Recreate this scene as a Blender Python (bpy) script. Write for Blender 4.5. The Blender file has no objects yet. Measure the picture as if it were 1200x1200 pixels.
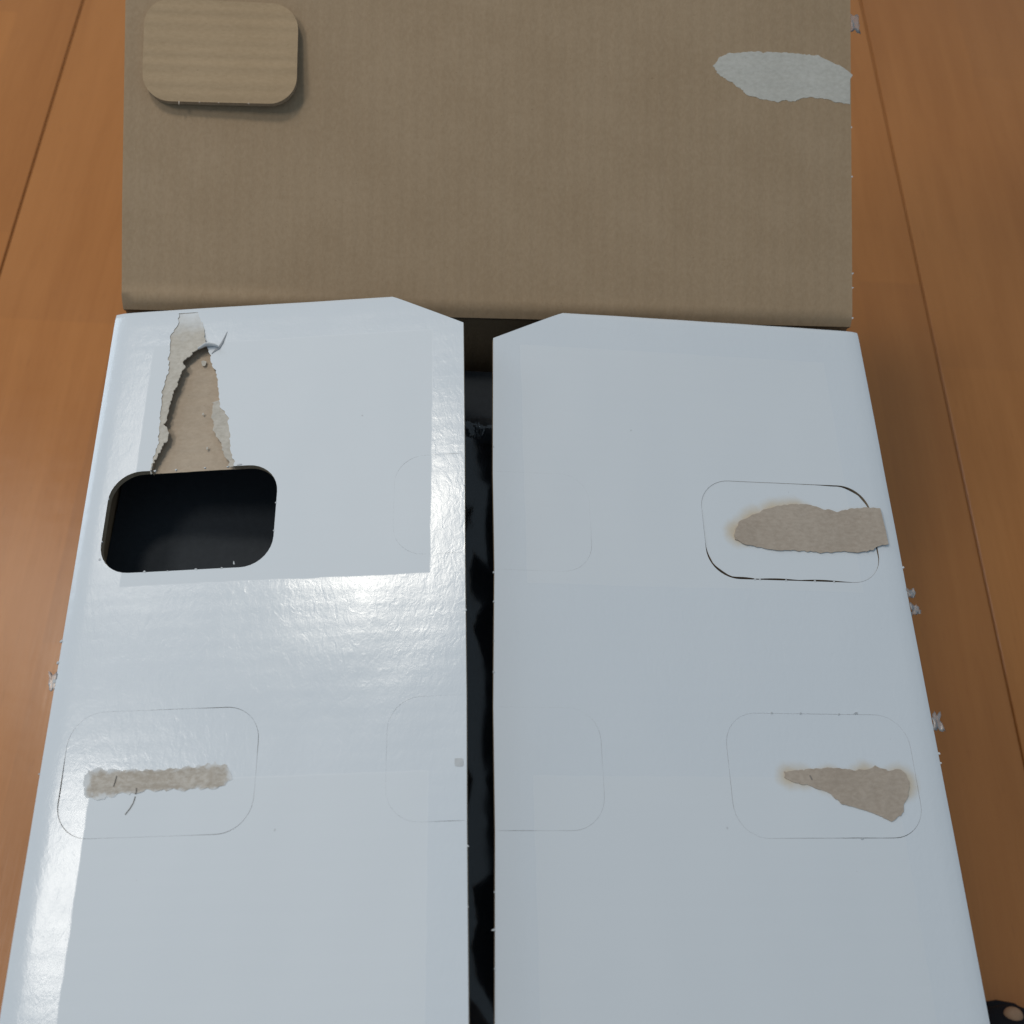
import bpy, bmesh, math, random
import numpy as np
from mathutils import Vector, Matrix, noise
from mathutils.geometry import delaunay_2d_cdt
random.seed(7)
S = bpy.context.scene
COL = S.collection

# ------------------------------------------------------------------ camera, world, lamps, exposure
cd = bpy.data.cameras.new('camera'); cam = bpy.data.objects.new('camera', cd); COL.objects.link(cam)
cd.sensor_width = 36; cd.lens = 37.5; cd.clip_start = 0.01; cd.clip_end = 100
cd.dof.use_dof = True; cd.dof.focus_distance = 0.47; cd.dof.aperture_fstop = 11
cam.matrix_world = Matrix.Translation(Vector((-0.0175815, -0.3229047, 0.6926396))) @ Matrix(((0.9974594, -0.0434982, -0.0564157), (0.0120013, 0.8832220, -0.4688015), (0.0702196, 0.4669334, 0.8815001))).to_4x4()
S.camera = cam

W = bpy.data.worlds.new('World'); S.world = W; W.use_nodes = True
bg = W.node_tree.nodes['Background']
bg.inputs[0].default_value = (0.66, 0.84, 1.0, 1); bg.inputs[1].default_value = 0.28

def lamp(name, loc, aim, power, size, size_y, col):
    l = bpy.data.lights.new(name, 'AREA'); l.energy = power; l.shape = 'RECTANGLE'; l.size = size; l.size_y = size_y; l.color = col
    o = bpy.data.objects.new(name, l); COL.objects.link(o); o.location = loc
    o.rotation_euler = (Vector(aim) - Vector(loc)).to_track_quat('-Z', 'Y').to_euler()
    return o
lamp('ceiling_lamp', (-0.76, 0.68, 2.25), (-0.05, -0.1, 0.25), 9.5, 0.38, 0.28, (1.0, 0.93, 0.82))
lamp('ceiling_lamp', (-1.42, 0.84, 2.20), (-0.05, -0.1, 0.25), 4, 0.66, 0.34, (1.0, 0.94, 0.86))
lamp('ceiling_lamp', (-1.50, -0.15, 2.23), (-0.05, -0.1, 0.25), 9, 0.50, 0.40, (1.0, 0.95, 0.88))
lamp('added_side_light', (-3.1, 1.7, 1.65), (0.0, 0.0, 0.2), 19, 1.5, 1.3, (0.72, 0.86, 1.0))  # added cool light from the left, leaves the floor right of the box dim

S.view_settings.view_transform = 'Standard'; S.view_settings.look = 'None'
S.view_settings.exposure = 0.10; S.view_settings.gamma = 1.0; S.view_settings.use_curve_mapping = False

# ------------------------------------------------------------------ frames (metres).  Box frame: X right, Y away, Z up, origin on the
# back hinge line; the box top slopes up slightly towards the back, so the box frame is turned a little against the floor.
H = 0.28
T_ROWS = ((0.9993232, -0.0367461, 0.0016640), (0.0367838, 0.9983002, -0.0452075), (-0.0000000, 0.0452381, 0.9989762))
T3 = Matrix(T_ROWS)
ORG = Vector((0, 0, H))
ROOT = Vector((0, -0.16, 0))                      # foot of the box, on the floor
def toW(p):                                       # box frame (relative to hinge) -> world
    return T3 @ Vector(p) + ORG


# ------------------------------------------------------------------ node helpers
class NT:
    def __init__(s, name):
        s.m = bpy.data.materials.new(name); s.m.use_nodes = True
        s.t = s.m.node_tree; s.b = s.t.nodes['Principled BSDF']; s.out = s.t.nodes['Material Output']
    def n(s, typ, **kw):
        x = s.t.nodes.new(typ)
        for k, v in kw.items(): setattr(x, k, v)
        return x
    def l(s, a, b): s.t.links.new(a, b)
    def val(s, sock, v):
        if isinstance(v, (int, float)): sock.default_value = v
        elif isinstance(v, tuple): sock.default_value = v
        else: s.l(v, sock)
    def math(s, op, a, b=0.0, c=0.0, clamp=False):
        x = s.n('ShaderNodeMath', operation=op); x.use_clamp = clamp
        s.val(x.inputs[0], a); s.val(x.inputs[1], b); s.val(x.inputs[2], c)
        return x.outputs[0]
    def smooth(s, v, lo, hi):
        x = s.n('ShaderNodeMapRange', interpolation_type='SMOOTHSTEP')
        s.val(x.inputs[0], v); x.inputs[1].default_value = lo; x.inputs[2].default_value = hi
        return x.outputs[0]
    def mix(s, f, a, b):
        x = s.n('ShaderNodeMix', data_type='RGBA')
        s.val(x.inputs[0], f); s.val(x.inputs[6], a); s.val(x.inputs[7], b)
        return x.outputs[2]
    def noise(s, vec, scale, detail=3, rough=.5, dist=0.0):
        x = s.n('ShaderNodeTexNoise'); x.inputs['Scale'].default_value = scale
        x.inputs['Detail'].default_value = detail; x.inputs['Roughness'].default_value = rough
        x.inputs['Distortion'].default_value = dist
        s.l(vec, x.inputs['Vector']); return x.outputs['Fac']
    def mapping(s, vec, sc=(1, 1, 1), loc=(0, 0, 0)):
        x = s.n('ShaderNodeMapping'); x.inputs['Scale'].default_value = sc; x.inputs['Location'].default_value = loc
        s.l(vec, x.inputs['Vector']); return x.outputs[0]
    def bump(s, h, strength, dist, prev=None):
        x = s.n('ShaderNodeBump'); x.inputs['Strength'].default_value = strength if isinstance(strength, (int, float)) else 1
        if not isinstance(strength, (int, float)): s.l(strength, x.inputs['Strength'])
        x.inputs['Distance'].default_value = dist
        s.l(h, x.inputs['Height'])
        if prev is not None: s.l(prev, x.inputs['Normal'])
        return x.outputs[0]
    def uv(s):
        x = s.n('ShaderNodeUVMap'); x.uv_map = 'UVMap'; return x.outputs[0]

def c4(r, g, b): return (r, g, b, 1)

def mat_white(name, rects, stains, grease=None):
    """coated white liner: varnished, with unvarnished glue areas `rects` (u0,v0,u1,v1 in metres on the flap) and brown glue rings."""
    k = NT(name); uv = k.uv()
    sp = k.n('ShaderNodeSeparateXYZ'); k.l(uv, sp.inputs[0]); u, v = sp.outputs[0], sp.outputs[1]
    wob = k.math('MULTIPLY', k.math('SUBTRACT', k.noise(uv, 90, 2), .5), .0012)
    uu = k.math('ADD', u, wob); vv = k.math('ADD', v, wob)
    matte = None
    for (u0, v0, u1, v1) in rects:
        e = .00035
        a = k.math('MULTIPLY', k.smooth(uu, u0 - e, u0 + e), k.smooth(uu, u1 + e, u1 - e))
        b = k.math('MULTIPLY', k.smooth(vv, v0 - e, v0 + e), k.smooth(vv, v1 + e, v1 - e))
        r = k.math('MULTIPLY', a, b)
        matte = r if matte is None else k.math('MAXIMUM', matte, r)
    cloud = k.noise(uv, 14, 4, .55)
    fine = k.noise(uv, 900, 2, .6)
    base = k.mix(cloud, c4(.720, .765, .815), c4(.755, .788, .828))
    base = k.mix(k.math('MULTIPLY', fine, .10), base, c4(.62, .64, .66))
    base = k.mix(k.math('MULTIPLY', matte, .25), base, c4(.745, .765, .78))  # lack of highlight on the unvarnished areas put into the colour as a warmer tint
    # sparse specks
    sk = k.noise(uv, 420, 1, .3)
    base = k.mix(k.math('MULTIPLY', k.smooth(sk, .83, .86), .3), base, c4(.30, .29, .28))
    # brown rings where glue has soaked in
    if stains:
        d = None
        for (su, sv, sr) in stains:
            x = k.math('SUBTRACT', u, su); y = k.math('SUBTRACT', v, sv)
            q = k.math('SUBTRACT', k.math('SQRT', k.math('ADD', k.math('MULTIPLY', x, x), k.math('MULTIPLY', y, y))), sr)
            d = q if d is None else k.math('SMOOTH_MIN', d, q, .003)
        d = k.math('ADD', d, k.math('MULTIPLY', k.math('SUBTRACT', k.noise(uv, 220, 3), .5), .0032))
        f = k.smooth(d, .0044, -.0016)
        base = k.mix(k.math('MULTIPLY', f, .62), base, c4(.60, .44, .23))
    k.l(base, k.b.inputs['Base Color'])
    rgh = k.math('ADD', k.math('MULTIPLY', matte, .38), k.math('ADD', .15, k.math('MULTIPLY', k.noise(uv, 60, 3), .09)))
    k.l(rgh, k.b.inputs['Roughness'])
    k.l(k.math('SUBTRACT', .55, k.math('MULTIPLY', matte, .18)), k.b.inputs['Specular IOR Level'])
    gl = k.math('SUBTRACT', 1.0, k.math('MULTIPLY', matte, .85))
    # orange-peel wrinkle of the varnish and the washboard of the flutes (7 mm, running across the flap)
    w1 = k.noise(k.mapping(uv, (1, .55, 1)), 330, 3, .6, .8)
    w2 = k.noise(uv, 900, 2, .5)
    fl = k.math('SINE', k.math('MULTIPLY', v, 2 * math.pi / .0071))
    wl = k.noise(k.mapping(uv, (.25, 1, 1)), 60, 3, .5)
    b = k.bump(fl, .5, .000010)
    b = k.bump(wl, .5, .00016, b)
    b = k.bump(w1, gl, .000068, b)
    b = k.bump(w2, k.math('MULTIPLY', gl, .6), .000022, b)
    k.l(b, k.b.inputs['Normal'])
    return k.m

def mat_kraft(name, ca, cb, flute_axis=0, flute=.00005, fibre=1.0, pitch=.0071, fade=0, streak=False):
    k = NT(name); uv = k.uv()
    sp = k.n('ShaderNodeSeparateXYZ'); k.l(uv, sp.inputs[0])
    along = (0.35, 1, 1) if flute_axis else (1, .35, 1)
    n1 = k.noise(uv, 30, 4, .6); n2 = k.noise(k.mapping(uv, (.6, 1, 1) if flute_axis else (1, .6, 1)), 620, 3, .65); n3 = k.noise(uv, 1600, 2, .6)
    f = k.math('ADD', k.math('MULTIPLY', n1, .45), k.math('MULTIPLY', k.math('ADD', k.math('MULTIPLY', k.math('SUBTRACT', n2, .5), fibre), .5), .55))
    base = k.mix(k.smooth(f, .30, .70), c4(*ca), c4(*cb))
    dark = k.smooth(k.noise(k.mapping(uv, (1, 1.6, 1)), 520, 2, .4), .70, .80)
    base = k.mix(k.math('MULTIPLY', dark, .35), base, c4(ca[0] * .55, ca[1] * .52, ca[2] * .48))
    lite = k.smooth(k.noise(k.mapping(uv, (1.7, 1, 1), (3, 7, 0)), 610, 2, .4), .70, .82)
    base = k.mix(k.math('MULTIPLY', lite, .35), base, c4(min(1, cb[0] * 1.35), min(1, cb[1] * 1.4), min(1, cb[2] * 1.5)))
    if streak:   # the rubbing thins out towards the rim of the streak
        dv = k.math('ABSOLUTE', k.math('SUBTRACT', k.math('ADD', sp.outputs[1], k.math('MULTIPLY', sp.outputs[0], .022)), .2204))
        du = k.math('MAXIMUM', k.math('SUBTRACT', .023, sp.outputs[0]), k.math('SUBTRACT', sp.outputs[0], .0720))
        q = k.math('ADD', k.math('MAXIMUM', dv, k.math('ADD', du, .0022)), k.math('MULTIPLY', k.math('SUBTRACT', k.noise(uv, 260, 4, .65), .5), .0075))
        base = k.mix(k.math('MULTIPLY', k.smooth(q, .0030, .0056), .85), base, c4(.74, .76, .78))
    if fade:   # the tear runs out into the white liner
        ff = k.smooth(k.math('ADD', sp.outputs[1], k.math('MULTIPLY', k.math('SUBTRACT', k.noise(uv, 160, 3), .5), .014)), fade, .001)
        base = k.mix(k.math('MULTIPLY', ff, .95), base, c4(.74, .76, .78))
    k.l(base, k.b.inputs['Base Color'])
    k.b.inputs['Roughness'].default_value = .78; k.b.inputs['Specular IOR Level'].default_value = .25
    t = k.math('ADD', sp.outputs[flute_axis], k.math('MULTIPLY', k.noise(uv, 25, 2), .0015))
    fl = k.math('SINE', k.math('MULTIPLY', t, 2 * math.pi / pitch))
    amp = k.math('ADD', .35, k.noise(uv, 40, 2))
    b = k.bump(k.math('MULTIPLY', fl, amp), .8, flute)
    st = k.noise(k.mapping(uv, (1, .06, 1) if flute_axis == 0 else (.06, 1, 1)), 260, 2, .5)
    b = k.bump(st, .5, flute * .7, b)
    b = k.bump(n2, .5, .00022 * fibre, b)
    b = k.bump(n3, .4, .0001 * fibre, b)
    k.l(b, k.b.inputs['Normal'])
    return k.m

def mat_plain(name, col, rough=.6, spec=.4):
    k = NT(name); tc = k.n('ShaderNodeTexCoord').outputs['Object']
    n = k.noise(tc, 300, 3, .6)
    k.l(k.mix(n, c4(*[c * .8 for c in col]), c4(*[min(1, c * 1.15) for c in col])), k.b.inputs['Base Color'])
    k.b.inputs['Roughness'].default_value = rough; k.b.inputs['Specular IOR Level'].default_value = spec
    k.l(k.bump(n, .4, .0003), k.b.inputs['Normal'])
    return k.m

def mat_wood(name):
    k = NT(name); tc = k.n('ShaderNodeTexCoord').outputs['Object']
    oi = k.n('ShaderNodeObjectInfo')
    off = k.n('ShaderNodeVectorMath', operation='MULTIPLY_ADD')
    comb = k.n('ShaderNodeCombineXYZ'); k.l(oi.outputs['Random'], comb.inputs[0]); k.l(oi.outputs['Random'], comb.inputs[1])
    k.l(comb.outputs[0], off.inputs[0]); off.inputs[1].default_value = (7, 13, 0); k.l(tc, off.inputs[2])
    p = off.outputs[0]
    sp = k.n('ShaderNodeSeparateXYZ'); k.l(tc, sp.inputs[0])
    # veneer strips of the board (flush, only their tone differs); board-local x starts at the groove
    sx = k.math('FLOOR', k.math('DIVIDE', k.math('ADD', sp.outputs[0], .001), .1005))
    sy = k.math('FLOOR', k.math('ADD', k.math('DIVIDE', k.math('SUBTRACT', sp.outputs[1], .551), .62), k.math('MULTIPLY', k.math('SUBTRACT', sx, 1.0), .43)))
    wn = k.n('ShaderNodeTexWhiteNoise', noise_dimensions='3D')
    cv = k.n('ShaderNodeCombineXYZ'); k.l(k.math('ADD', sx, 11.0), cv.inputs[0]); k.l(sy, cv.inputs[1]); k.l(oi.outputs['Random'], cv.inputs[2])
    k.l(cv.outputs[0], wn.inputs['Vector'])
    tone = wn.outputs['Value']
    g1 = k.noise(k.mapping(p, (1, .07, 1)), 55, 5, .6, .6)
    g2 = k.noise(k.mapping(p, (1, .045, 1)), 420, 3, .6)
    g3 = k.noise(k.mapping(p, (1, .35, 1)), 9, 3, .5, .4)
    f = k.math('ADD', k.math('MULTIPLY', g1, .45), k.math('ADD', k.math('MULTIPLY', g2, .18), k.math('MULTIPLY', g3, .40)))
    base = k.mix(k.smooth(f, .30, .74), c4(.45, .168, .041), c4(.56, .224, .062))
    base = k.mix(k.math('MULTIPLY', tone, .36), base, c4(.33, .128, .040))
    pore = k.smooth(k.noise(k.mapping(p, (1, .05, 1), (5, 2, 0)), 900, 2, .5), .62, .74)
    base = k.mix(k.math('MULTIPLY', pore, .25), base, c4(.24, .088, .028))
    k.l(base, k.b.inputs['Base Color'])
    k.l(k.math('ADD', .20, k.math('MULTIPLY', g3, .12)), k.b.inputs['Roughness'])
    k.b.inputs['Specular IOR Level'].default_value = .42
    b = k.bump(g2, .25, .00025); b = k.bump(k.noise(p, 40, 2), .3, .0006, b)
    k.l(b, k.b.inputs['Normal'])
    return k.m

def mat_film(name, tint=(.95, .97, 1), rough=.06, body=0.0):
    """clear plastic film: mirror-like at the angle the film reflects, otherwise see-through"""
    k = NT(name); tc = k.n('ShaderNodeTexCoord').outputs['Object']
    nb = k.bump(k.noise(tc, 40, 2, .4, .6), .4, .0012)
    fr = k.n('ShaderNodeFresnel'); fr.inputs[0].default_value = 1.55; k.l(nb, fr.inputs['Normal'])
    gl = k.n('ShaderNodeBsdfGlossy'); gl.inputs['Roughness'].default_value = rough; k.l(nb, gl.inputs['Normal'])
    tr = k.n('ShaderNodeBsdfTransparent'); tr.inputs[0].default_value = c4(*tint)
    df = k.n('ShaderNodeBsdfDiffuse'); df.inputs[0].default_value = c4(.75, .76, .78)
    m0 = k.n('ShaderNodeMixShader'); m0.inputs[0].default_value = body
    k.l(tr.outputs[0], m0.inputs[1]); k.l(df.outputs[0], m0.inputs[2])
    m1 = k.n('ShaderNodeMixShader'); k.l(k.math('MULTIPLY', fr.outputs[0], 1.6, 0, True), m1.inputs[0])
    k.l(m0.outputs[0], m1.inputs[1]); k.l(gl.outputs[0], m1.inputs[2])
    k.l(m1.outputs[0], k.out.inputs['Surface'])
    return k.m

LRECT = [(.0212, .0200, .1510, .1392), (.0214, .2195, .1512, .33)]
RRECT = [(.0212, .0200, .1700, .1392), (.0214, .2195, .1700, .33)]
M = {
 'white_l': mat_white('white coated board', LRECT, None),
 'white_r': mat_white('white coated board with glue rings', RRECT,
    [(.0745, .1125, .0045), (.066, .108, .0065), (.056, .104, .0065), (.0475, .1035, .0070), (.066, .2190, .0028), (.060, .2195, .0024), (.050, .2205, .0035), (.0195, .2215, .0052), (.034, .2205, .0050)]),
 'white_p': mat_white('white coated board, plain', [(9, 9, 9.1, 9.1)], None),
 'kraft': mat_kraft('brown kraft liner', (.350, .245, .150), (.405, .292, .187), 0, .00005),
 'kraft_tab': mat_kraft('brown kraft liner of the tab', (.40, .282, .168), (.46, .332, .205), 1, .00004),
 'kraft_in': mat_kraft('inner kraft liner', (.44, .345, .255), (.52, .42, .32), 1, .00001),
 'edge': mat_kraft('cut board edge', (.28, .21, .14), (.40, .32, .23), 0, .0002),
 'torn_pale': mat_kraft('torn paper, pale', (.50, .455, .39), (.60, .555, .49), 1, .00005, 1.6, fade=.019),
 'torn_brown': mat_kraft('torn paper, brown', (.41, .335, .27), (.51, .43, .355), 1, .00003, 1.2),
 'torn_strip': mat_kraft('rubbed paper', (.46, .40, .335), (.60, .55, .49), 1, .00010, 1.8, streak=True),
 'torn_grey': mat_kraft('torn grey white paper', (.49, .47, .42), (.58, .56, .51), 1, .00004, 1.3),
 'crack': mat_plain('split paper', (.27, .245, .22), .9, .1),
 'wood': mat_wood('varnished wood floor'),
 'sub': mat_plain('groove', (.05, .022, .010), .8, .2),
 'black': mat_plain('black plastic', (.044, .051, .060), .7, .15),
 'film': mat_film('clear film', (.97, .98, 1), .12),
 'tape': mat_film('clear tape', (.96, .96, .96), .35, .22),
 'slipper': mat_plain('black fabric', (.012, .011, .014), .85, .2),
 'tan': mat_plain('tan dot', (.42, .25, .15), .6, .3),
 'crease': mat_plain('creased paper in shade grey', (.42, .43, .45), .8, .2),  # white paper; the shading along the fold is painted in as grey
 'glue': mat_plain('glue', (.52, .54, .56), .4, .5),
 'fibre': mat_plain('paper fibre', (.62, .63, .64), .8, .2),
}

# ------------------------------------------------------------------ mesh helpers
def link(name, verts, faces, mats, midx=None, uvs=None, smooth=None, parent=None, label=None, kind=None, origin=None, normals=None):
    """verts in world metres; the object's origin is `origin` (world) or the parent's foot"""
    o0 = Vector(origin) if origin is not None else ROOT
    me = bpy.data.meshes.new(name)
    me.from_pydata([tuple(Vector(v) - o0) for v in verts], [], faces)
    for m in mats: me.materials.append(M[m])
    if midx is not None: me.polygons.foreach_set('material_index', midx)
    if smooth is not None: me.polygons.foreach_set('use_smooth', smooth)
    uvl = me.uv_layers.new(name='UVMap')
    if uvs is not None:
        for lp in me.loops: uvl.data[lp.index].uv = uvs[lp.vertex_index]
    me.update()
    if normals is not None: me.normals_split_custom_set_from_vertices([tuple(q) for q in normals])
    o = bpy.data.objects.new(name, me); COL.objects.link(o)
    if parent is not None:
        o.parent = parent
        po = parent.get('_o'); 
        o.location = o0 - (Vector(po) if po else ROOT)
    else:
        o.location = o0
    o['_o'] = tuple(o0)
    if label: o['label'] = label
    if kind: o['kind'] = kind
    return o

def densify(poly, step):
    out = []
    for i, a in enumerate(poly):
        b = poly[(i + 1) % len(poly)]
        n = max(1, int(math.hypot(b[0] - a[0], b[1] - a[1]) / step))
        out += [(a[0] + (b[0] - a[0]) * j / n, a[1] + (b[1] - a[1]) * j / n) for j in range(n)]
    return out

def ragged(poly, step, amp, seed, keep=()):
    """torn outline: subdivide and push the points in and out irregularly"""
    d = densify(poly, step); out = []
    for (x, y) in d:
        if any(k(x, y) for k in keep): out.append((x, y)); continue
        p = Vector((x * 420 + seed, y * 420, seed * 1.7)); q = Vector((x * 1300 + seed, y * 1300, 3.1))
        out.append((x + amp * (noise.noise(p) + .6 * noise.noise(q)), y + amp * (noise.noise(p + Vector((9, 4, 2))) + .6 * noise.noise(q + Vector((5, 1, 8))))))
    return out

def rrect(u0, v0, u1, v1, r, n=9):
    p = []
    for (cx, cy, a0) in ((u1 - r, v1 - r, 0), (u0 + r, v1 - r, 90), (u0 + r, v0 + r, 180), (u1 - r, v0 + r, 270)):
        for i in range(n + 1):
            a = math.radians(a0 + 90 * i / n); p.append((cx + r * math.cos(a), cy + r * math.sin(a)))
    return p

def inside(pts, poly):
    x, y = pts[:, 0], pts[:, 1]; c = np.zeros(len(pts), bool)
    p = np.array(poly); q = np.roll(p, -1, 0)
    for (x0, y0), (x1, y1) in zip(p, q):
        if y0 == y1: continue
        c ^= ((y0 > y) != (y1 > y)) & (x < (x1 - x0) * (y - y0) / (y1 - y0) + x0)
    return c

def panel(name, outer, holes, frame, thick, mats, zf=None, grid=.006, step=.003, parent=None, label=None, kind=None, zbot=None, origin=None):
    """sheet with real thickness: outline and holes in (u, v) metres, laid in `frame` (u, v, z) -> world; mats = top, bottom, edge"""
    zf = zf or (lambda u, v: 0.0)
    zb = zbot or (lambda u, v: zf(u, v) - thick)
    loops = [densify(outer, step)] + [densify(h, step) for h in holes]
    pts, edges = [], []
    for lp in loops:
        b = len(pts); pts += [Vector(p) for p in lp]
        edges += [(b + i, b + (i + 1) % len(lp)) for i in range(len(lp))]
    us = [p[0] for p in outer]; vs = [p[1] for p in outer]
    if grid:
        g = [(min(us) + (i + .5) * grid, min(vs) + (j + .5) * grid) for i in range(int((max(us) - min(us)) / grid)) for j in range(int((max(vs) - min(vs)) / grid))]
        if g:
            ga = np.array(g); ok = inside(ga, loops[0])
            for h in loops[1:]: ok &= ~inside(ga, h)
            pts += [Vector(p) for p in ga[ok]]
    rv, re, rf, ov, oe, of = delaunay_2d_cdt(pts, edges, [], 0, 1e-7)
    P = np.array([tuple(v) for v in rv])
    cen = np.array([P[list(f)].mean(0) for f in rf])
    ok = inside(cen, loops[0])
    for h in loops[1:]: ok &= ~inside(cen, h)
    tris = [list(f) for f, k in zip(rf, ok) if k]
    n = len(P); V = [frame(u, v, zf(u, v)) for u, v in P] + [frame(u, v, zb(u, v)) for u, v in P]
    up = frame(.1, .1, .01) - frame(.1, .1, 0)
    F, mi, sm = [], [], []
    cnt = {}
    for t in tris:
        if (V[t[1]] - V[t[0]]).cross(V[t[2]] - V[t[0]]).dot(up) < 0: t.reverse()
        F.append(tuple(t)); mi.append(0); sm.append(True)
        F.append(tuple(n + i for i in reversed(t))); mi.append(1); sm.append(True)
        for i in range(len(t)):
            e = (t[i], t[(i + 1) % len(t)]); cnt.setdefault(tuple(sorted(e)), []).append(e)
    UV = [tuple(p) for p in P] * 2
    NO = []
    h = .0004
    for u, v in P:
        q = (frame(u + h, v, zf(u + h, v)) - frame(u - h, v, zf(u - h, v))).cross(frame(u, v + h, zf(u, v + h)) - frame(u, v - h, zf(u, v - h))).normalized()
        NO.append(q if q.dot(up) > 0 else -q)
    NO += [-q for q in NO]
    for k, es in cnt.items():
        if len(es) == 1:
            a, b = es[0]; m = len(V)
            sn = (V[b] - V[a]).cross(up).normalized(); NO += [sn] * 4
            V += [V[a], V[b], V[n + b], V[n + a]]; UV += [UV[a], UV[b], (UV[b][0], UV[b][1] + thick), (UV[a][0], UV[a][1] + thick)]
            F.append((m + 1, m, m + 3, m + 2)); mi.append(2); sm.append(False)
    return link(name, V, F, mats, mi, UV, sm, parent, label, kind, origin, NO)

def strip_mesh(name, path, width, frame, mat, parent, zs=None, label=None):
    """narrow paper strip / ridge following path in (u, v, z)"""
    V, F = [], []
    for i, (u, v, z) in enumerate(path):
        a = path[max(0, i - 1)]; b = path[min(len(path) - 1, i + 1)]
        d = Vector((b[0] - a[0], b[1] - a[1])).normalized(); nx, ny = -d.y, d.x
        w = width[i] if isinstance(width, list) else width
        for (s, dz) in ((-.5, 0), (0, w * .25), (.5, 0)): V.append(frame(u + nx * w * s, v + ny * w * s, z + dz))
        for (s) in (.5, -.5): V.append(frame(u + nx * w * s, v + ny * w * s, z - .00025))
        if i:
            p = (i - 1) * 5; q = i * 5
            for k in range(5): F.append((p + k, p + (k + 1) % 5, q + (k + 1) % 5, q + k))
    F.append(tuple(range(5))); F.append(tuple(len(V) - 5 + k for k in range(5)))
    return link(name, V, F, [mat], None, [(v[0], v[1]) for v in V], None, parent, label)

def mm(pts): return [(a / 1000, b / 1000) for a, b in pts]

# ------------------------------------------------------------------ floor
floor = link('floor', [(-2.2, -1.6, -.03), (2.2, -1.6, -.03), (2.2, 2.6, -.03), (-2.2, 2.6, -.03),
                       (-2.2, -1.6, -.008), (2.2, -1.6, -.008), (2.2, 2.6, -.008), (-2.2, 2.6, -.008)],
             [(4, 5, 6, 7), (3, 2, 1, 0), (0, 1, 5, 4), (1, 2, 6, 5), (2, 3, 7, 6), (3, 0, 4, 7)], ['sub'], kind='structure', origin=(0, 0, 0))
BW = (.377 + .387) / 3
def board_mesh():
    x0, x1, y0, y1, c = .0007, BW - .0007, -1.5, 2.5, .0004
    V = [(x0, y0, -.008), (x1, y0, -.008), (x1, y1, -.008), (x0, y1, -.008), (x0, y0, -c), (x1, y0, -c), (x1, y1, -c), (x0, y1, -c),
         (x0 + c, y0, 0), (x1 - c, y0, 0), (x1 - c, y1, 0), (x0 + c, y1, 0)]
    F = [(3, 2, 1, 0), (8, 9, 10, 11)]
    for b in (0, 4):
        for i in range(4): F.append((b + i, b + (i + 1) % 4, b + 4 + (i + 1) % 4, b + 4 + i))
    me = bpy.data.meshes.new('floorboard'); me.from_pydata(V, [], F); me.materials.append(M['wood']); me.update(); return me
bme = board_mesh()
for i in range(-4, 7):
    o = bpy.data.objects.new('floorboard', bme); COL.objects.link(o); o.parent = floor; o.location = (-.387 + i * BW, 0, 0)

# ------------------------------------------------------------------ the box
box = bpy.data.objects.new('cardboard_box', None); COL.objects.link(box); box.location = ROOT; box['_o'] = tuple(ROOT)
box['label'] = 'white cardboard box with torn handle hole, two white flaps and a brown back flap'
box['category'] = 'box'

BX, LEN, TH = .180, .326, .0032
YB = .003                                          # inner face of the back wall
def wall(name, x0, x1, y0, y1, outer, label=None):
    """upright board from the floor up to the hinge; outer = which side is the white one"""
    V = []
    for z in (0, 1):
        for (x, y) in ((x0, y0), (x1, y0), (x1, y1), (x0, y1)):
            p = toW((x, y, -.0042)); V.append(p if z else Vector((p.x, p.y, .0005)))
    F = [(3, 2, 1, 0), (4, 5, 6, 7), (0, 1, 5, 4), (1, 2, 6, 5), (2, 3, 7, 6), (3, 0, 4, 7)]
    mi = [2, 2, 1, 1, 1, 1]; mi[2 + outer] = 0
    uv = [(a.x + a.y, a.z) for a in V]
    return link(name, V, F, ['white_p', 'kraft', 'edge'], mi, uv, None, box, label)
wall('wall', -BX, -BX + TH, -LEN, -.0005, 3); wall('wall', BX - TH, BX, -LEN, -.0005, 1)
wall('wall', -.1772, .1772, YB + .0024, YB + .0024 + TH, 2); wall('wall', -BX + TH, BX - TH, -LEN, -LEN + TH, 0)
b0 = [Vector((x, y, z)) for z in (.004, .007) for (x, y) in ((-.176, -.335), (.176, -.335), (.176, -.012), (-.176, -.012))]
link('bottom', b0, [(3, 2, 1, 0), (4, 5, 6, 7), (0, 1, 5, 4), (1, 2, 6, 5), (2, 3, 7, 6), (3, 0, 4, 7)], ['kraft'], None, [(v.x, v.y) for v in b0], None, box)

def flap_frame(side, ang):
    a = math.radians(ang)
    def f(u, v, z):
        return toW((side * (BX - u * math.cos(a) + 0) + side * z * math.sin(a), -v, u * math.sin(a) + z * math.cos(a)))
    return f
FL = flap_frame(-1, 8.2); FR = flap_frame(1, 3.7)

def undul(seed, amp):
    def f(u, v):
        z = amp * noise.noise(Vector((u * 14 + seed, v * 10, seed))) + amp * .45 * noise.noise(Vector((u * 45, v * 30 + seed, 2)))
        z -= .0011 * math.exp(-(u / .0035)) + .0005 * math.exp(-v / .0013)       # rolled over at the crease
        return z
    return f
ZL = undul(3.3, .0004); ZR = undul(8.1, .0004)

# ---- left flap
hole = rrect(.0105, .0852, .0848, .1330, .0135)
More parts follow.
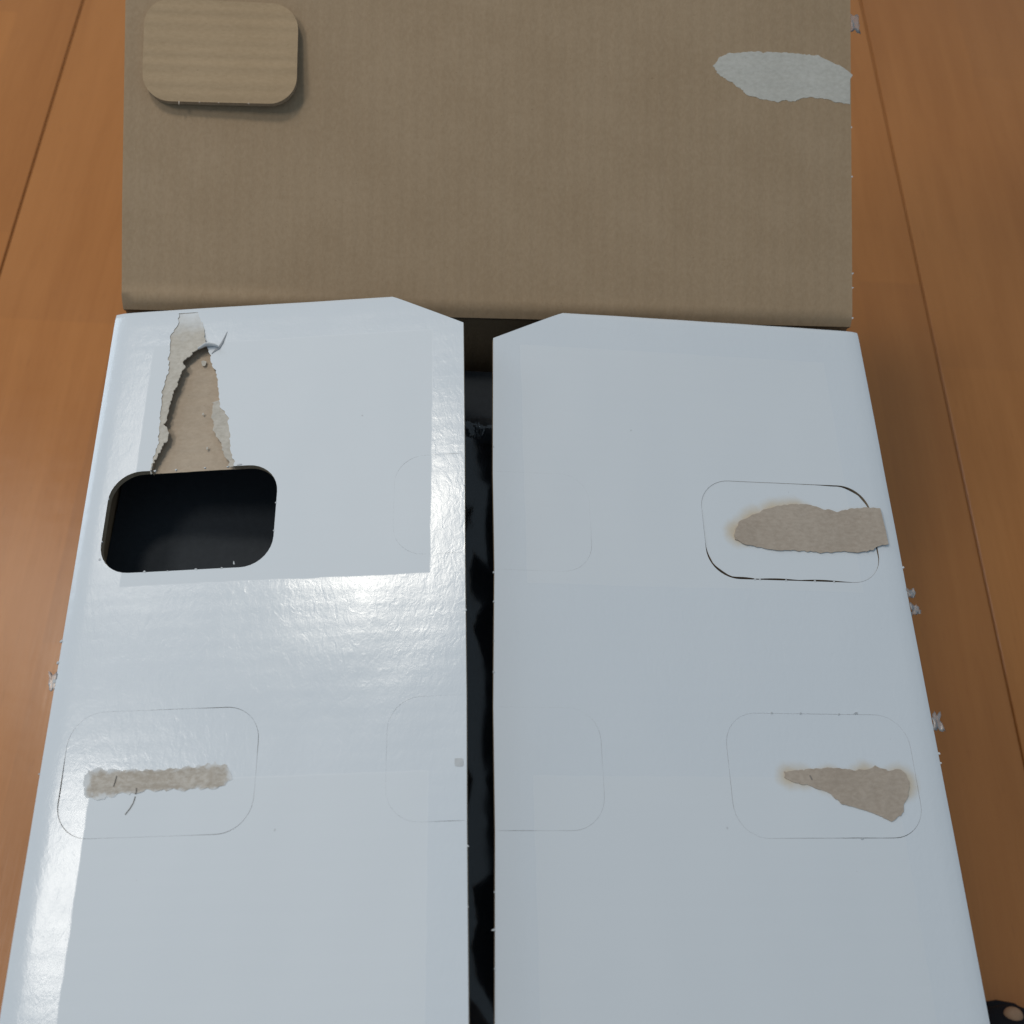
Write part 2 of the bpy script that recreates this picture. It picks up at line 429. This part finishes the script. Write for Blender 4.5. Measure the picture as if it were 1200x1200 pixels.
# torn groove, traced on the flap: left edge from hole upwards, then down the right side
tl = mm([(28.3, 86.7), (28.1, 80.0), (29.7, 71.1), (29.1, 63.5), (28.5, 54.9), (28.0, 44.8), (29.7, 33.8), (28.8, 23.1), (28.5, 15.5), (31.0, 8.5), (30.8, 2.4)])
trr = mm([(40.0, 2.4), (42.8, 9.4), (45.3, 19.5), (48.2, 27.0), (49.2, 31.0), (52.7, 38.6), (54.0, 45.9), (55.7, 54.4), (59.7, 60.0), (61.0, 68.5), (62.3, 76.1), (64.5, 83.0), (65.0, 86.0)])
lip = mm([(46.1, 21.5), (42.3, 24.0), (36.6, 30.1), (37.5, 34.3), (35.2, 39.0), (35.3, 42.8), (33.1, 47.6), (33.3, 53.0), (31.8, 63.0), (34.0, 66.9), (34.0, 70.5), (31.7, 75.1), (28.6, 82.1), (28.5, 86.4)])
def openrag(line, step, amp, seed):
    out = []
    for a, b in zip(line, line[1:]):
        n = max(1, int(math.hypot(b[0] - a[0], b[1] - a[1]) / step))
        for j in range(n):
            x = a[0] + (b[0] - a[0]) * j / n; y = a[1] + (b[1] - a[1]) * j / n
            k = amp if (j or a is not line[0]) else 0
            out.append((x + k * (noise.noise(Vector((x * 500, y * 500, seed))) + .7 * noise.noise(Vector((x * 1500, y * 1500, seed)))),
                        y + k * .6 * noise.noise(Vector((x * 600 + 9, y * 600, seed)))))
    out.append(line[-1]); return out
tlr = openrag(tl, .0009, .0007, 1.0); trg = openrag(trr, .0009, .0007, 4.0); lipr = openrag(lip, .0008, .0010, 7.0)
# hole + groove as ONE cut-out: walk the handle hole, leaving along its top side
def cut_out():
    # rrect order: bottom-right corner, bottom-left, top-left, top-right (v grows towards the viewer)
    h = hole
    n = len(h) // 4
    br, bl, tlc, trc = h[:n], h[n:2 * n], h[2 * n:3 * n], h[3 * n:]
    return br + bl + tlc + [(tlr[0][0], .0852)] + tlr[1:] + trg[:-1] + [(trg[-1][0], .0852)] + trc
CUT = cut_out()

def gapf(ctrl, base=.00004):
    def g(x, y):
        v = base
        for (cx, cy, val, r) in ctrl: v = max(v, (val if val > .4 else val * (.6 if val > .17 else .45)) * math.exp(-(((x - cx / 1000) ** 2 + (y - cy / 1000) ** 2) / (r / 1000) ** 2)) / 1000 + base)
        return v
    return g
def inset(poly, g, closed=True, skip=None):
    out = []; n = len(poly)
    # orientation
    A = sum(poly[i][0] * poly[(i + 1) % n][1] - poly[(i + 1) % n][0] * poly[i][1] for i in range(n))
    s = 1 if A > 0 else -1
    for i, (x, y) in enumerate(poly):
        a = poly[i - 1]; b = poly[(i + 1) % n]
        d = Vector((b[0] - a[0], b[1] - a[1]))
        if d.length < 1e-9: out.append((x, y)); continue
        d.normalize(); q = g(x, y)
        if skip and skip(x, y): out.append((x, y)); continue
        out.append((x - d.y * s * q, y + d.x * s * q))
    return out

def half_tab(u0, ue, v0, v1, r):
    """outline of a tab half that is cut by the flap's inner edge at u=ue (clockwise from the edge)"""
    p = [(ue, v0)]
    for i in range(9):
        a = math.radians(270 - 90 * i / 8); p.append((u0 + r + r * math.cos(a), v0 + r + r * math.sin(a)))
    for i in range(9):
        a = math.radians(180 - 90 * i / 8); p.append((u0 + r + r * math.cos(a), v1 - r + r * math.sin(a)))
    p.append((ue, v1)); return p

UE = lambda v: .1650 + .0012 * (v - .0173) / .29     # inner edge of the left flap
lu = half_tab(.1353, UE(.108), .0848, .1310, .0130); ll = half_tab(.1352, UE(.215), .1908, .2382, .0130)
outL = [(0, 0), (.1319, 0), (.1650, .0173)] + lu + ll + [(UE(.309), .309), (.132, LEN), (0, LEN)]
tabLL = rrect(.0094, .1919, .0853, .2402, .0135, 12)
flapL = panel('flap', outL, [CUT, tabLL], FL, TH, ['white_l', 'kraft', 'edge'], ZL, .006, .003, box, 'white flap with a large handle hole and a torn groove above it')

gLL = gapf([(9.6, 222, .42, 12), (12, 236, .34, 8), (74, 238.5, .20, 10), (84.5, 232, .16, 6), (85.2, 206, .22, 7), (70, 191.9, .30, 9), (50, 192, .12, 8), (10, 205, .15, 6), (20, 240, .12, 8)])
panel('perforated_tab', inset(densify(tabLL, .0015), gLL), [], FL, TH, ['white_l', 'kraft', 'edge'], ZL, .006, .003, flapL, 'tab with a rubbed brown streak')
def htab(poly, frame, zf, mats, par, ctrl, ue):
    g = gapf(ctrl, .000012)
    panel('perforated_tab', inset(densify(poly, .0015), g, skip=lambda x, y: x > ue - .0004), [], frame, TH, mats, zf, .006, .003, par)
ML = ['white_l', 'kraft', 'edge']; MR = ['white_r', 'kraft', 'edge']
htab(lu, FL, ZL, ML, flapL, [(140, 88, .16, 5), (152, 84.8, .05, 8), (160, 84.8, .2, 3), (141, 128, .12, 5), (159, 131, .14, 4)], UE(.108))
htab(ll, FL, ZL, ML, flapL, [(139, 194, .13, 5), (146, 190.8, .10, 6), (159, 238.2, .20, 6), (135.2, 208, .06, 12), (140, 236, .05, 6)], UE(.215))

# pale torn layer left of the groove, its free edge lifted; brown inner liner on the ground of the groove
lipz = lambda u, v: ZL(u, v) - .00030
def lift(u, v):
    d = min(math.hypot(u - a, v - b) for a, b in lipr[::2])
    e = min(math.hypot(u - a, v - b) for a, b in tlr[::2])
    t = e / (e + d + 1e-6)
    return ZL(u, v) - .00030 + .0017 * t * t + .0002 * noise.noise(Vector((u * 300, v * 300, 1)))
i46 = min(range(len(trg)), key=lambda i: abs(trg[i][1] - .0205))
lip_poly = [(a - .0005, b) for a, b in tlr[:-1]] + [(tlr[-1][0] - .0005, tlr[-1][1] - .0006), (trg[0][0] + .0005, trg[0][1] - .0006)] + [(a + .0004, b) for a, b in trg[1:i46]] + lipr
panel('torn_paper', lip_poly, [], FL, .0005, ['torn_pale', 'torn_pale', 'torn_pale'], lift, .0025, .0012, flapL, 'pale torn paper layer left of the groove')
rl = mm([(51.6, 52), (52.6, 57.5), (51.9, 59.8), (53.2, 62), (53.4, 66.5), (55.0, 68.3), (55.8, 70.7), (58.6, 74.5), (59.2, 78.5), (62.4, 83.0), (62.8, 85.4)])
rlr = openrag(rl, .0009, .0009, 11.0)
i45 = [p for p in trg if .050 < p[1] < .0855]
panel('torn_paper', [(a + .0004, b) for a, b in i45] + rlr[::-1], [], FL, .0005, ['torn_pale'] * 3, lambda u, v: ZL(u, v) - .0004 + .0003 * noise.noise(Vector((u * 500, v * 500, 4))), .0025, .0012, flapL)
gr_poly = [(.0262, .0853), (.0262, .03), (.034, .012), (.046, .012), (.062, .05), (.0668, .0853)]
panel('groove_liner', gr_poly, [], FL, .0004, ['kraft_in', 'kraft', 'edge'],
      lambda u, v: ZL(u, v) - TH + .00045 + .0001 * math.sin(v * 2 * math.pi / .0071) + .0002 * noise.noise(Vector((u * 200, v * 200, 7))), .0022, .002, flapL)
# curl of torn paper at the tip of the groove and the crack that runs on from it
V, F = [], []
for i in range(9):
    t = i / 8; u = .0428 + .0092 * t; v = .0222 - .0012 * math.sin(t * 3.1) + .0003 * i / 8
    for j in range(5):
        a = j / 4 * 2.3
        V.append(FL(u + .0004 * math.sin(9 * t), v + .0017 * math.sin(a) * (1 - .5 * t), .0003 + .0019 * (1 - math.cos(a)) * (.5 + .5 * math.sin(t * 3))))
for i in range(8):
    for j in range(4): F.append((i * 5 + j, i * 5 + j + 1, i * 5 + j + 6, i * 5 + j + 5))
o = link('paper_curl', V, F, ['torn_pale'], None, [(v.x, v.y) for v in V], [True] * len(F), flapL)
sm = o.modifiers.new('t', 'SOLIDIFY'); sm.thickness = .0003
strip_mesh('paper_crack', [(.0490, .0262, .0002), (.0506, .0245, .0003), (.0520, .0235, .0004), (.0535, .0205, .0004), (.0545, .0170, .0002), (.0552, .0145, .0001)],
           [.0003, .0009, .0012, .0009, .0006, .0002], lambda u, v, z: FL(u, v, ZL(u, v) + z), 'crease', flapL)
# little flakes that still stick to the liner
for (u, v, r) in ((.0452, .0300, .0016), (.0478, .0570, .0006), (.0515, .0745, .0006)):
    pp = ragged(rrect(u - r * .7, v - r, u + r * .7, v + r, r * .6, 3), .0006, .0005, u * 1e4)
    panel('paper_flake', pp, [], FL, .0003, ['torn_pale'] * 3, lambda u, v: ZL(u, v) - TH + .0018, 0, .002, flapL)

# rubbed streak on the lower tab with its splits
stp = ragged(mm([(18.6, 216.3), (20.0, 214.4), (25.0, 214.2), (35.2, 215.2), (48.6, 215.4), (65.2, 214.4), (68.4, 213.2), (72.4, 214.0), (75.3, 216.7), (76.0, 219.9), (74.2, 222.1), (67.7, 223.2), (52.9, 223.3), (41.3, 223.5), (33.1, 224.2), (23.4, 225.8), (20.6, 225.0), (18.9, 220.2)]), .0009, .0012, 21)
panel('torn_paper', stp, [], FL, .0004, ['torn_strip'] * 3, lambda u, v: ZL(u, v) + .00016 + .00022 * noise.noise(Vector((u * 260, v * 260, 3))), .0018, .002, flapL, 'narrow rubbed brown streak')
ZFL = lambda u, v, z: FL(u, v, ZL(u, v) + z)
for path, w in (([(.0312, .2172, .00045), (.0309, .2195, .00045), (.0305, .2212, .00045)], .0004), ([(.0395, .2221, .0004), (.0398, .2235, .0004), (.0394, .2243, .0003)], .0006),
                ([(.0395, .2252, .0002), (.0390, .2276, .0002), (.0380, .2296, .0002), (.0364, .2318, .0002)], .0004)):
    strip_mesh('paper_crack', path, w * .7, ZFL, 'crack', flapL)
pp = ragged(rrect(.1612, .2152, .1646, .2184, .0010, 3), .0007, .0003, 3)
panel('glue_spot', pp, [], FL, .0002, ['glue'] * 3, lambda u, v: ZL(u, v) + .00012, 0, .001, flapL)

# ---- right flap
UER = lambda v: .1828 + .0035 * (v - .0172) / .289
ru = half_tab(.1415, UER(.110), .0872, .1336, .0130); rlo = half_tab(.1423, UER(.216), .1925, .2402, .0130)
outR = [(0, 0), (.1489, 0), (.1828, .0172)] + ru + rlo + [(UER(.309), .309), (.149, LEN), (0, LEN)]
tabUR = rrect(.0108, .0869, .0907, .1347, .0140, 12); tabLR = rrect(.0123, .1936, .0909, .2432, .0135, 12)
flapR = panel('flap', outR, [tabUR, tabLR], FR, TH, MR, ZR, .006, .003, box, 'white flap with two brown torn paper marks')
gUR = gapf([(89.5, 126, 1.0, 6), (85, 131.5, 1.35, 7), (76, 134.7, 1.2, 8), (60, 134.7, .95, 12), (40, 134.7, .9, 12), (26, 134.5, .3, 8), (11, 118, .55, 6), (10.8, 104, .5, 6), (13, 93, 1.15, 6), (18, 89, 1.2, 7), (26, 86.9, .5, 8),
            (38, 86.9, .18, 8), (90.7, 112, .18, 10), (90, 98, .12, 6)])
tabz = lambda u, v: ZR(u, v) - .0002 - .0004 * max(0, (u - .05) / .04) * max(0, (v - .105) / .03)
t1 = panel('perforated_tab', inset(densify(tabUR, .0012), gUR), [], FR, TH, MR, tabz, .006, .003, flapR, 'loosened tab with a brown torn paper strip')
gLR = gapf([(40, 243.2, .30, 10), (24, 243.2, .30, 9), (60, 243.2, .16, 12), (15, 240, .16, 5), (90.9, 226, .14, 9), (90.8, 208, .10, 7), (12.3, 210, .07, 8), (12.3, 226, .16, 8), (50, 193.6, .13, 14), (34, 193.6, .13, 10), (72, 193.6, .07, 10)])
panel('perforated_tab', inset(densify(tabLR, .0015), gLR), [], FR, TH, MR, ZR, .006, .003, flapR)
htab(ru, FR, ZR, MR, flapR, [(142, 122, .10, 6), (147, 132, .08, 5), (172, 133.6, .04, 6)], UER(.110))
htab(rlo, FR, ZR, MR, flapR, [(142.3, 207, .12, 9), (142.3, 228, .10, 8), (146, 238, .12, 6), (155, 240.2, .16, 7), (176, 240.2, .18, 8), (166, 240.2, .08, 6)], UER(.216))

urp = ragged(mm([(77.1, 113.0), (74.1, 107.4), (67.4, 103.8), (61.8, 101.1), (54.7, 98.6), (47.3, 97.4), (39.3, 97.5), (33.5, 99.4), (27.5, 100.4), (21.2, 98.9), (12.9, 98.1), (6.6, 98.2), (6.1, 107.2), (5.8, 116.0), (11.3, 117.1), (13.6, 118.8), (20.7, 120.3), (28.7, 120.2), (38.8, 121.0), (48.5, 120.1), (62.4, 120.6), (68.0, 118.8), (73.0, 118.2), (76.7, 115.8)]),
             .0008, .0006, 31, keep=(lambda x, y: x < .0068,))
panel('torn_paper', urp, [], FR, .00045, ['torn_brown'] * 3,
      lambda u, v: ZR(u, v) + .00042 + (.0009 * max(0, (.026 - u) / .02) ** 1.5) + .00016 * noise.noise(Vector((u * 160, v * 160, 5))), .0025, .002, flapR, 'brown torn paper strip reaching over the cut line')
lrp = ragged(mm([(68.1, 217.2), (62.3, 216.8), (54.9, 215.8), (46.6, 215.7), (38.7, 216.7), (32.1, 216.3), (29.3, 214.9), (26.9, 215.9), (24.1, 216.6), (18.5, 216.2), (16.3, 218.3), (15.8, 221.7), (17.1, 226.5), (19.6, 230.2), (20.6, 233.2), (24.0, 235.8), (26.3, 236.8), (29.9, 234.9), (36.0, 232.5), (41.9, 231.2), (46.3, 229.6), (51.0, 225.2), (56.1, 223.9), (59.5, 222.6), (64.7, 221.6), (68.1, 219.9)]), .0008, .0006, 41)
panel('torn_paper', lrp, [], FR, .0004, ['torn_brown'] * 3, lambda u, v: ZR(u, v) + .00035 + .00016 * noise.noise(Vector((u * 160, v * 160, 9))), .0025, .002, flapR, 'brown wedge of torn paper')
ZFR = lambda u, v, z: FR(u, v, ZR(u, v) + z)
strip_mesh('paper_crack', [(.0578, .2188, .0005), (.0574, .2196, .0005), (.0571, .2206, .0005)], .0005, ZFR, 'crack', flapR)

# nicks of paper that bridged the perforations
def nicks(lst, frame, par, zf, mat='fibre'):
    V, F = [], []
    for (u, v, du, dv, w) in lst:
        u, v, du, dv, w = [q / 1000 for q in (u, v, du * .75, dv * .75, w * .7)]
        d = Vector((du, dv)).normalized(); nx, ny = -d.y * w / 2, d.x * w / 2
        b = len(V)
        for (a, s, z) in ((0, 1, .0001), (0, -1, .0001), (.6, -.8, .0003), (1, -.1, .0002), (.7, .7, .0003)):
            V.append(frame(u + du * a + nx * s, v + dv * a + ny * s, zf(u, v) + z))
        for (a, s) in ((0, 1), (0, -1), (.6, -.8), (1, -.1), (.7, .7)):
            V.append(frame(u + du * a + nx * s, v + dv * a + ny * s, zf(u, v) - .0005))
        F.append(tuple(b + i for i in range(5))); F.append(tuple(b + 9 - i for i in range(5)))
        for i in range(5): F.append((b + i, b + 5 + i, b + 5 + (i + 1) % 5, b + (i + 1) % 5))
    o = link('paper_fibres', V, F, [mat], None, [(v.x, v.y) for v in V], None, par, kind='stuff')
    return o
nicks([(29.5, 85.0, .3, 1.2, 1.6), (39, 85.1, .1, 1.2, 1.4), (52, 85.1, -.1, .9, 1.3), (62, 85.1, .2, .9, 1.6), (31, 133.2, .2, -1.2, 1.7), (41, 133.2, 0, -.6, 1.2), (53, 133.2, .2, -.9, 2.0), (64, 133.2, -.2, -.8, 1.5), (69, 131.5, -.3, -2.0, .9),
       (10.4, 118, 1.0, .2, 1.3), (10.5, 126, 1.2, .6, 1.5), (10.5, 98, .8, -.2, 1.1), (84.9, 104, -.8, .1, 1.1), (84.9, 117, -.7, .1, 1.0), (66, 84.8, 3.2, -.4, 1.0)], FL, flapL, ZL)
nicks([(70, 134.9, .3, -1.2, 1.5), (68, 134.9, -.3, -1.1, 1.0), (56, 135.0, .2, -1.1, 1.5), (43, 135.0, -.3, -1.2, 1.5), (34, 135.0, .2, -1.2, 1.3)], FR, flapR, ZR)
nicks([(70, 193.2, 1.0, .9, 1.1), (57.5, 193.2, 1.2, .9, 1.0), (41, 193.3, 1.0, 1.0, .9), (33, 193.0, 2.4, .3, 1.2), (39, 243.0, 1.6, .9, 1.0)], FR, flapR, ZR, 'glue')
nicks([(UER(.135) * 1e3 - .2, 135, .9, .3, 1.4), (UER(.148) * 1e3 - .2, 148, .7, .5, 1.2), (UER(.165) * 1e3 - .2, 165, .6, .2, 1.0), (UER(.178) * 1e3 - .2, 178, 1.0, .6, 1.3), (UER(.275) * 1e3 - .2, 275, 2.0, .3, 1.2), (UER(.262) * 1e3 - .2, 262, .7, .3, 1.0), (UER(.288) * 1e3 - .2, 288, .6, .4, 1.0), (UER(.075) * 1e3 - .2, 75, .5, .2, 1.0)], FR, flapR, ZR)
nicks([(UE(.156) * 1e3 - .2, 156, .8, .5, 1.4), (UE(.247) * 1e3 - .2, 247, 1.1, .7, 1.0), (UE(.268) * 1e3 - .2, 268, .7, .3, .9), (UE(.10) * 1e3 - .2, 100, .5, .4, 1.0)], FL, flapL, ZL)
nicks([(0, 161, -1.2, 1.2, 1.6), (0, 170, -.9, 1.4, 1.5), (0, 178, -1.6, .6, 2.2), (0, 215, -.7, .4, 1.0)], FL, flapL, ZL)
nicks([(0, 126, -1.0, .5, 1.6), (0, 209, -1.0, .8, 1.4), (0, 213, -.8, .5, 1.2)], FR, flapR, ZR)

# ---- brown back flap
BD = Vector((0, .9184, .3956)); BN = Vector((0, -.3956, .9184))
def FB(x, w, z): return toW(Vector((x, YB, 0)) + BD * w + BN * z)
def ZB(x, w):
    z = .0003 * noise.noise(Vector((x * 12, w * 12, 6))) - .0026 * math.exp(-(w / .0030) ** 1.5)
    z += .0007 * math.exp(-((w - .0065 - .0010 * math.sin(x * 30)) / .0016) ** 2) * (1 if x < -.11 else max(.25, 1 - (x + .11) / .06))
    return z
outB = [(-.1774, 0), (.1774, 0), (.1772, .05), (.1762, .33), (-.1800, .33), (-.1787, .147), (-.1782, .05)]
outB = [p for p in outB]
flapB = panel('flap', outB, [], FB, TH, ['kraft', 'white_p', 'edge'], ZB, .0055, .003, box, 'brown inner side of the flap folded back behind the two white flaps')
pat = ragged(mm([(106.8, 128.0), (109.4, 132.4), (115.5, 135.2), (130.2, 136.3), (145.4, 136.5), (160.7, 135.9), (168.6, 132.3), (173.8, 129.9), (177.9, 126.6), (176.5, 124.4), (176.5, 111.8), (169.4, 112.4), (162.8, 114.3), (154.1, 114.4), (147.6, 112.4), (138.9, 111.6), (130.2, 112.6), (123.7, 114.9), (117.2, 119.8), (110.7, 123.0)]), .0008, .0007, 51, keep=(lambda x, y: x > .1755,))
panel('torn_paper', pat, [], FB, .0003, ['torn_grey'] * 3, lambda x, w: ZB(x, w) + .00015 + .0001 * noise.noise(Vector((x * 200, w * 200, 2))), .0025, .002, flapB, 'grey white torn patch at the edge of the brown flap')
tabB = rrect(-.1688, .0980, -.0965, .1482, .0130, 10)
def ztab(x, w):
    a = (x + .169) / .073; b = (.148 - w) / .05
    return ZB(x, w) + .0035 + .0024 * a * b + .0016 * b + .00016 * (.5 + noise.noise(Vector((w * 90, 3, 1))) ** 2 * 3) * math.sin(w * 2 * math.pi / .0071 + .3 * math.sin(x * 30)) - .0005 * math.exp(-((w - .0980) / .004) ** 2)
tab = panel('torn_out_tab', tabB, [], FB, TH, ['kraft_tab', 'white_p', 'edge'], ztab, .003, .002, flapB, 'torn out brown tab stuck on the brown flap')
nicks([(-151.5, 98.1, -.1, -2.4, 1.0), (-142, 98.1, .2, -.7, 1.2), (-133, 98.1, .2, -.6, 1.0), (-119, 98.1, .4, -.6, 1.2)], FB, flapB, ztab, 'torn_brown')
nicks([(177.3, 4, 1.2, .2, 1.2), (177.2, 19, 1.2, .3, 1.0), (177.2, 26, 1.0, 1.0, 1.1), (177.1, 75, .8, .3, 1.3), (177.0, 100, .6, .2, 1.0)], FB, flapB, ZB)

# scraps of clear tape along the box's edges
def tape(c, frame, du, dv, seed):
    V, F, n, m = [], [], 9, 6
    for i in range(n):
        for j in range(m):
            a = i / (n - 1) - .5; b = j / (m - 1) - .5
            rr = .62 + .38 * noise.noise(Vector((a * 3 + seed, b * 3, seed)))
            z = .0009 * noise.noise(Vector((a * 3 + seed, b * 3, 2.0))) + .0004 * abs(noise.noise(Vector((a * 9, b * 9 + seed, 1.0))))
            V.append(frame(c[0] + a * du * rr, c[1] + b * dv * rr + .0012 * noise.noise(Vector((a * 6, b * 6, seed))), z))
    for i in range(n - 1):
        for j in range(m - 1): F.append((i * m + j, (i + 1) * m + j, (i + 1) * m + j + 1, i * m + j + 1))
    o = link('tape_scrap', V, F, ['tape'], None, [(v.x, v.y) for v in V], [True] * len(F), box)
    md = o.modifiers.new('t', 'SOLIDIFY'); md.thickness = .0001
ED = lambda u, v, z: FR(u, v, z - .0012)
tape((-.0018, .1385), ED, .0055, .0060, 1.3); tape((-.0022, .1460), ED, .0060, .0068, 4.4); tape((-.0024, .1955), ED, .0070, .0120, 7.7)
tape((.1790, .1535), lambda x, w, z: FB(x, w, z - .001), .0085, .013, 12.1)
tape((-.0012, .1790), lambda u, v, z: FL(u, v, z - .0014), .0050, .011, 15.9)

# ------------------------------------------------------------------ black thing in crinkled film inside the box
pk = bpy.data.objects.new('wrapped_package', None); COL.objects.link(pk); pk.location = Vector((0, -.19, .0075)); pk['_o'] = tuple(pk.location)
pk['label'] = 'dark package in clear crinkled plastic film, seen through the slot between the white flaps'; pk['category'] = 'package'
px0, px1, py0, py1, pz = -.1765, .1765, -.315, -.001, .244
bm = bmesh.new(); bmesh.ops.create_cube(bm, size=1)
for v in bm.verts:
    v.co = Vector(((px0 + px1) / 2 + v.co.x * (px1 - px0), (py0 + py1) / 2 + v.co.y * (py1 - py0), .008 + (v.co.z + .5) * (pz - .008)))
bmesh.ops.bevel(bm, geom=bm.edges[:], offset=.004, segments=2, affect='EDGES')
link('package_body', [v.co.copy() for v in bm.verts], [tuple(x.index for x in f.verts) for f in bm.faces], ['black'], None, None, None, pk, origin=pk.location)
bm.free()
V, F = [], []
# the film lies in flat creased facets and ends in a gathered fold near the back
rs = random.Random(12)
FY0, FY1 = py0 - .004, -.031
gx = [-.068 + (.172 + .068) * i / 17 for i in range(18)]
gy = [FY0 + (FY1 - .016 - FY0) * j / 11 for j in range(12)]
for i, x in enumerate(gx):
    for j, y in enumerate(gy):
        e = 0 < i < 17; a = 1
        V.append((x + (rs.uniform(-.007, .007) if e else 0), y + (rs.uniform(-.008, .008) if 0 < j < 11 else 0), (pz + .0016 + a * rs.uniform(0, .0062)) if e else pz + .0008))
for i in range(17):
    for j in range(11):
        a, b, c, d = i * 12 + j, (i + 1) * 12 + j, (i + 1) * 12 + j + 1, i * 12 + j + 1
        F += [(a, b, c), (a, c, d)] if (i + j) % 2 else [(a, b, d), (b, c, d)]
nf = len(F)
b0i = len(V); N = 17 * 14
for i in range(N + 1):
    t = i / N; x = gx[0] + (gx[-1] - gx[0]) * t; q = t * 17; k = min(16, int(q)); fr_ = q - k
    za = V[k * 12 + 11][2] * (1 - fr_) + V[(k + 1) * 12 + 11][2] * fr_; xa = V[k * 12 + 11][0] * (1 - fr_) + V[(k + 1) * 12 + 11][0] * fr_
    for m in range(9):
        r = m / 8; amp = math.sin(r * math.pi) * .0018
        z = za + (pz + .0008 - za) * r * r + amp * (noise.noise(Vector((x * 420 + m * .5, m * .35, 3))) + .6 * noise.noise(Vector((x * 900 - m, 2, 3)))) + .0022 * math.sin(r * math.pi)
        V.append((xa, gy[-1] + .016 * r + .0009 * r * noise.noise(Vector((x * 200, 5, 1))), max(z, pz + .0006) if 0 < i < N else z))
for i in range(N):
    for m in range(8): a = b0i + i * 9 + m; F.append((a, a + 9, a + 10, a + 1))
link('plastic_film', V, F, ['film'], None, None, [True] * len(F), pk, origin=pk.location)

# ------------------------------------------------------------------ black slipper toe at the lower right
sl = bpy.data.objects.new('slipper', None); COL.objects.link(sl); sl.location = (.325, -.40, 0); sl['_o'] = tuple(sl.location)
sl['label'] = 'black rounded slipper toe with a tan dot, on the wood floor beside the box'; sl['category'] = 'slipper'
def lump(cx, cy, rx, ry, z0, hz, name, mat, pw=2.3):
    V, F, n, m = [], [], 36, 10
    for j in range(m + 1):
        t = j / m; k = math.cos(t * math.pi / 2) ** .75; z = z0 + hz * math.sin(t * math.pi / 2)
        for i in range(n):
            a = 2 * math.pi * i / n
            c, s = math.cos(a), math.sin(a)
            V.append((cx + rx * k * math.copysign(abs(c) ** (2 / pw), c), cy + ry * k * math.copysign(abs(s) ** (2 / pw), s), z))
    for j in range(m):
        for i in range(n): F.append((j * n + i, j * n + (i + 1) % n, (j + 1) * n + (i + 1) % n, (j + 1) * n + i))
    F.append(tuple(range(n - 1, -1, -1)))
    link(name, V, F, [mat], None, None, [True] * len(F), sl, origin=sl.location)
lump(.327, -.402, .050, .125, 0, .010, 'sole', 'slipper')
lump(.327, -.385, .047, .105, .009, .030, 'upper', 'slipper')
lump(.3262, -.2868, .0058, .0050, .0185, .0052, 'button', 'tan', 2.0)

for o in COL.objects:
    if '_o' in o: del o['_o']
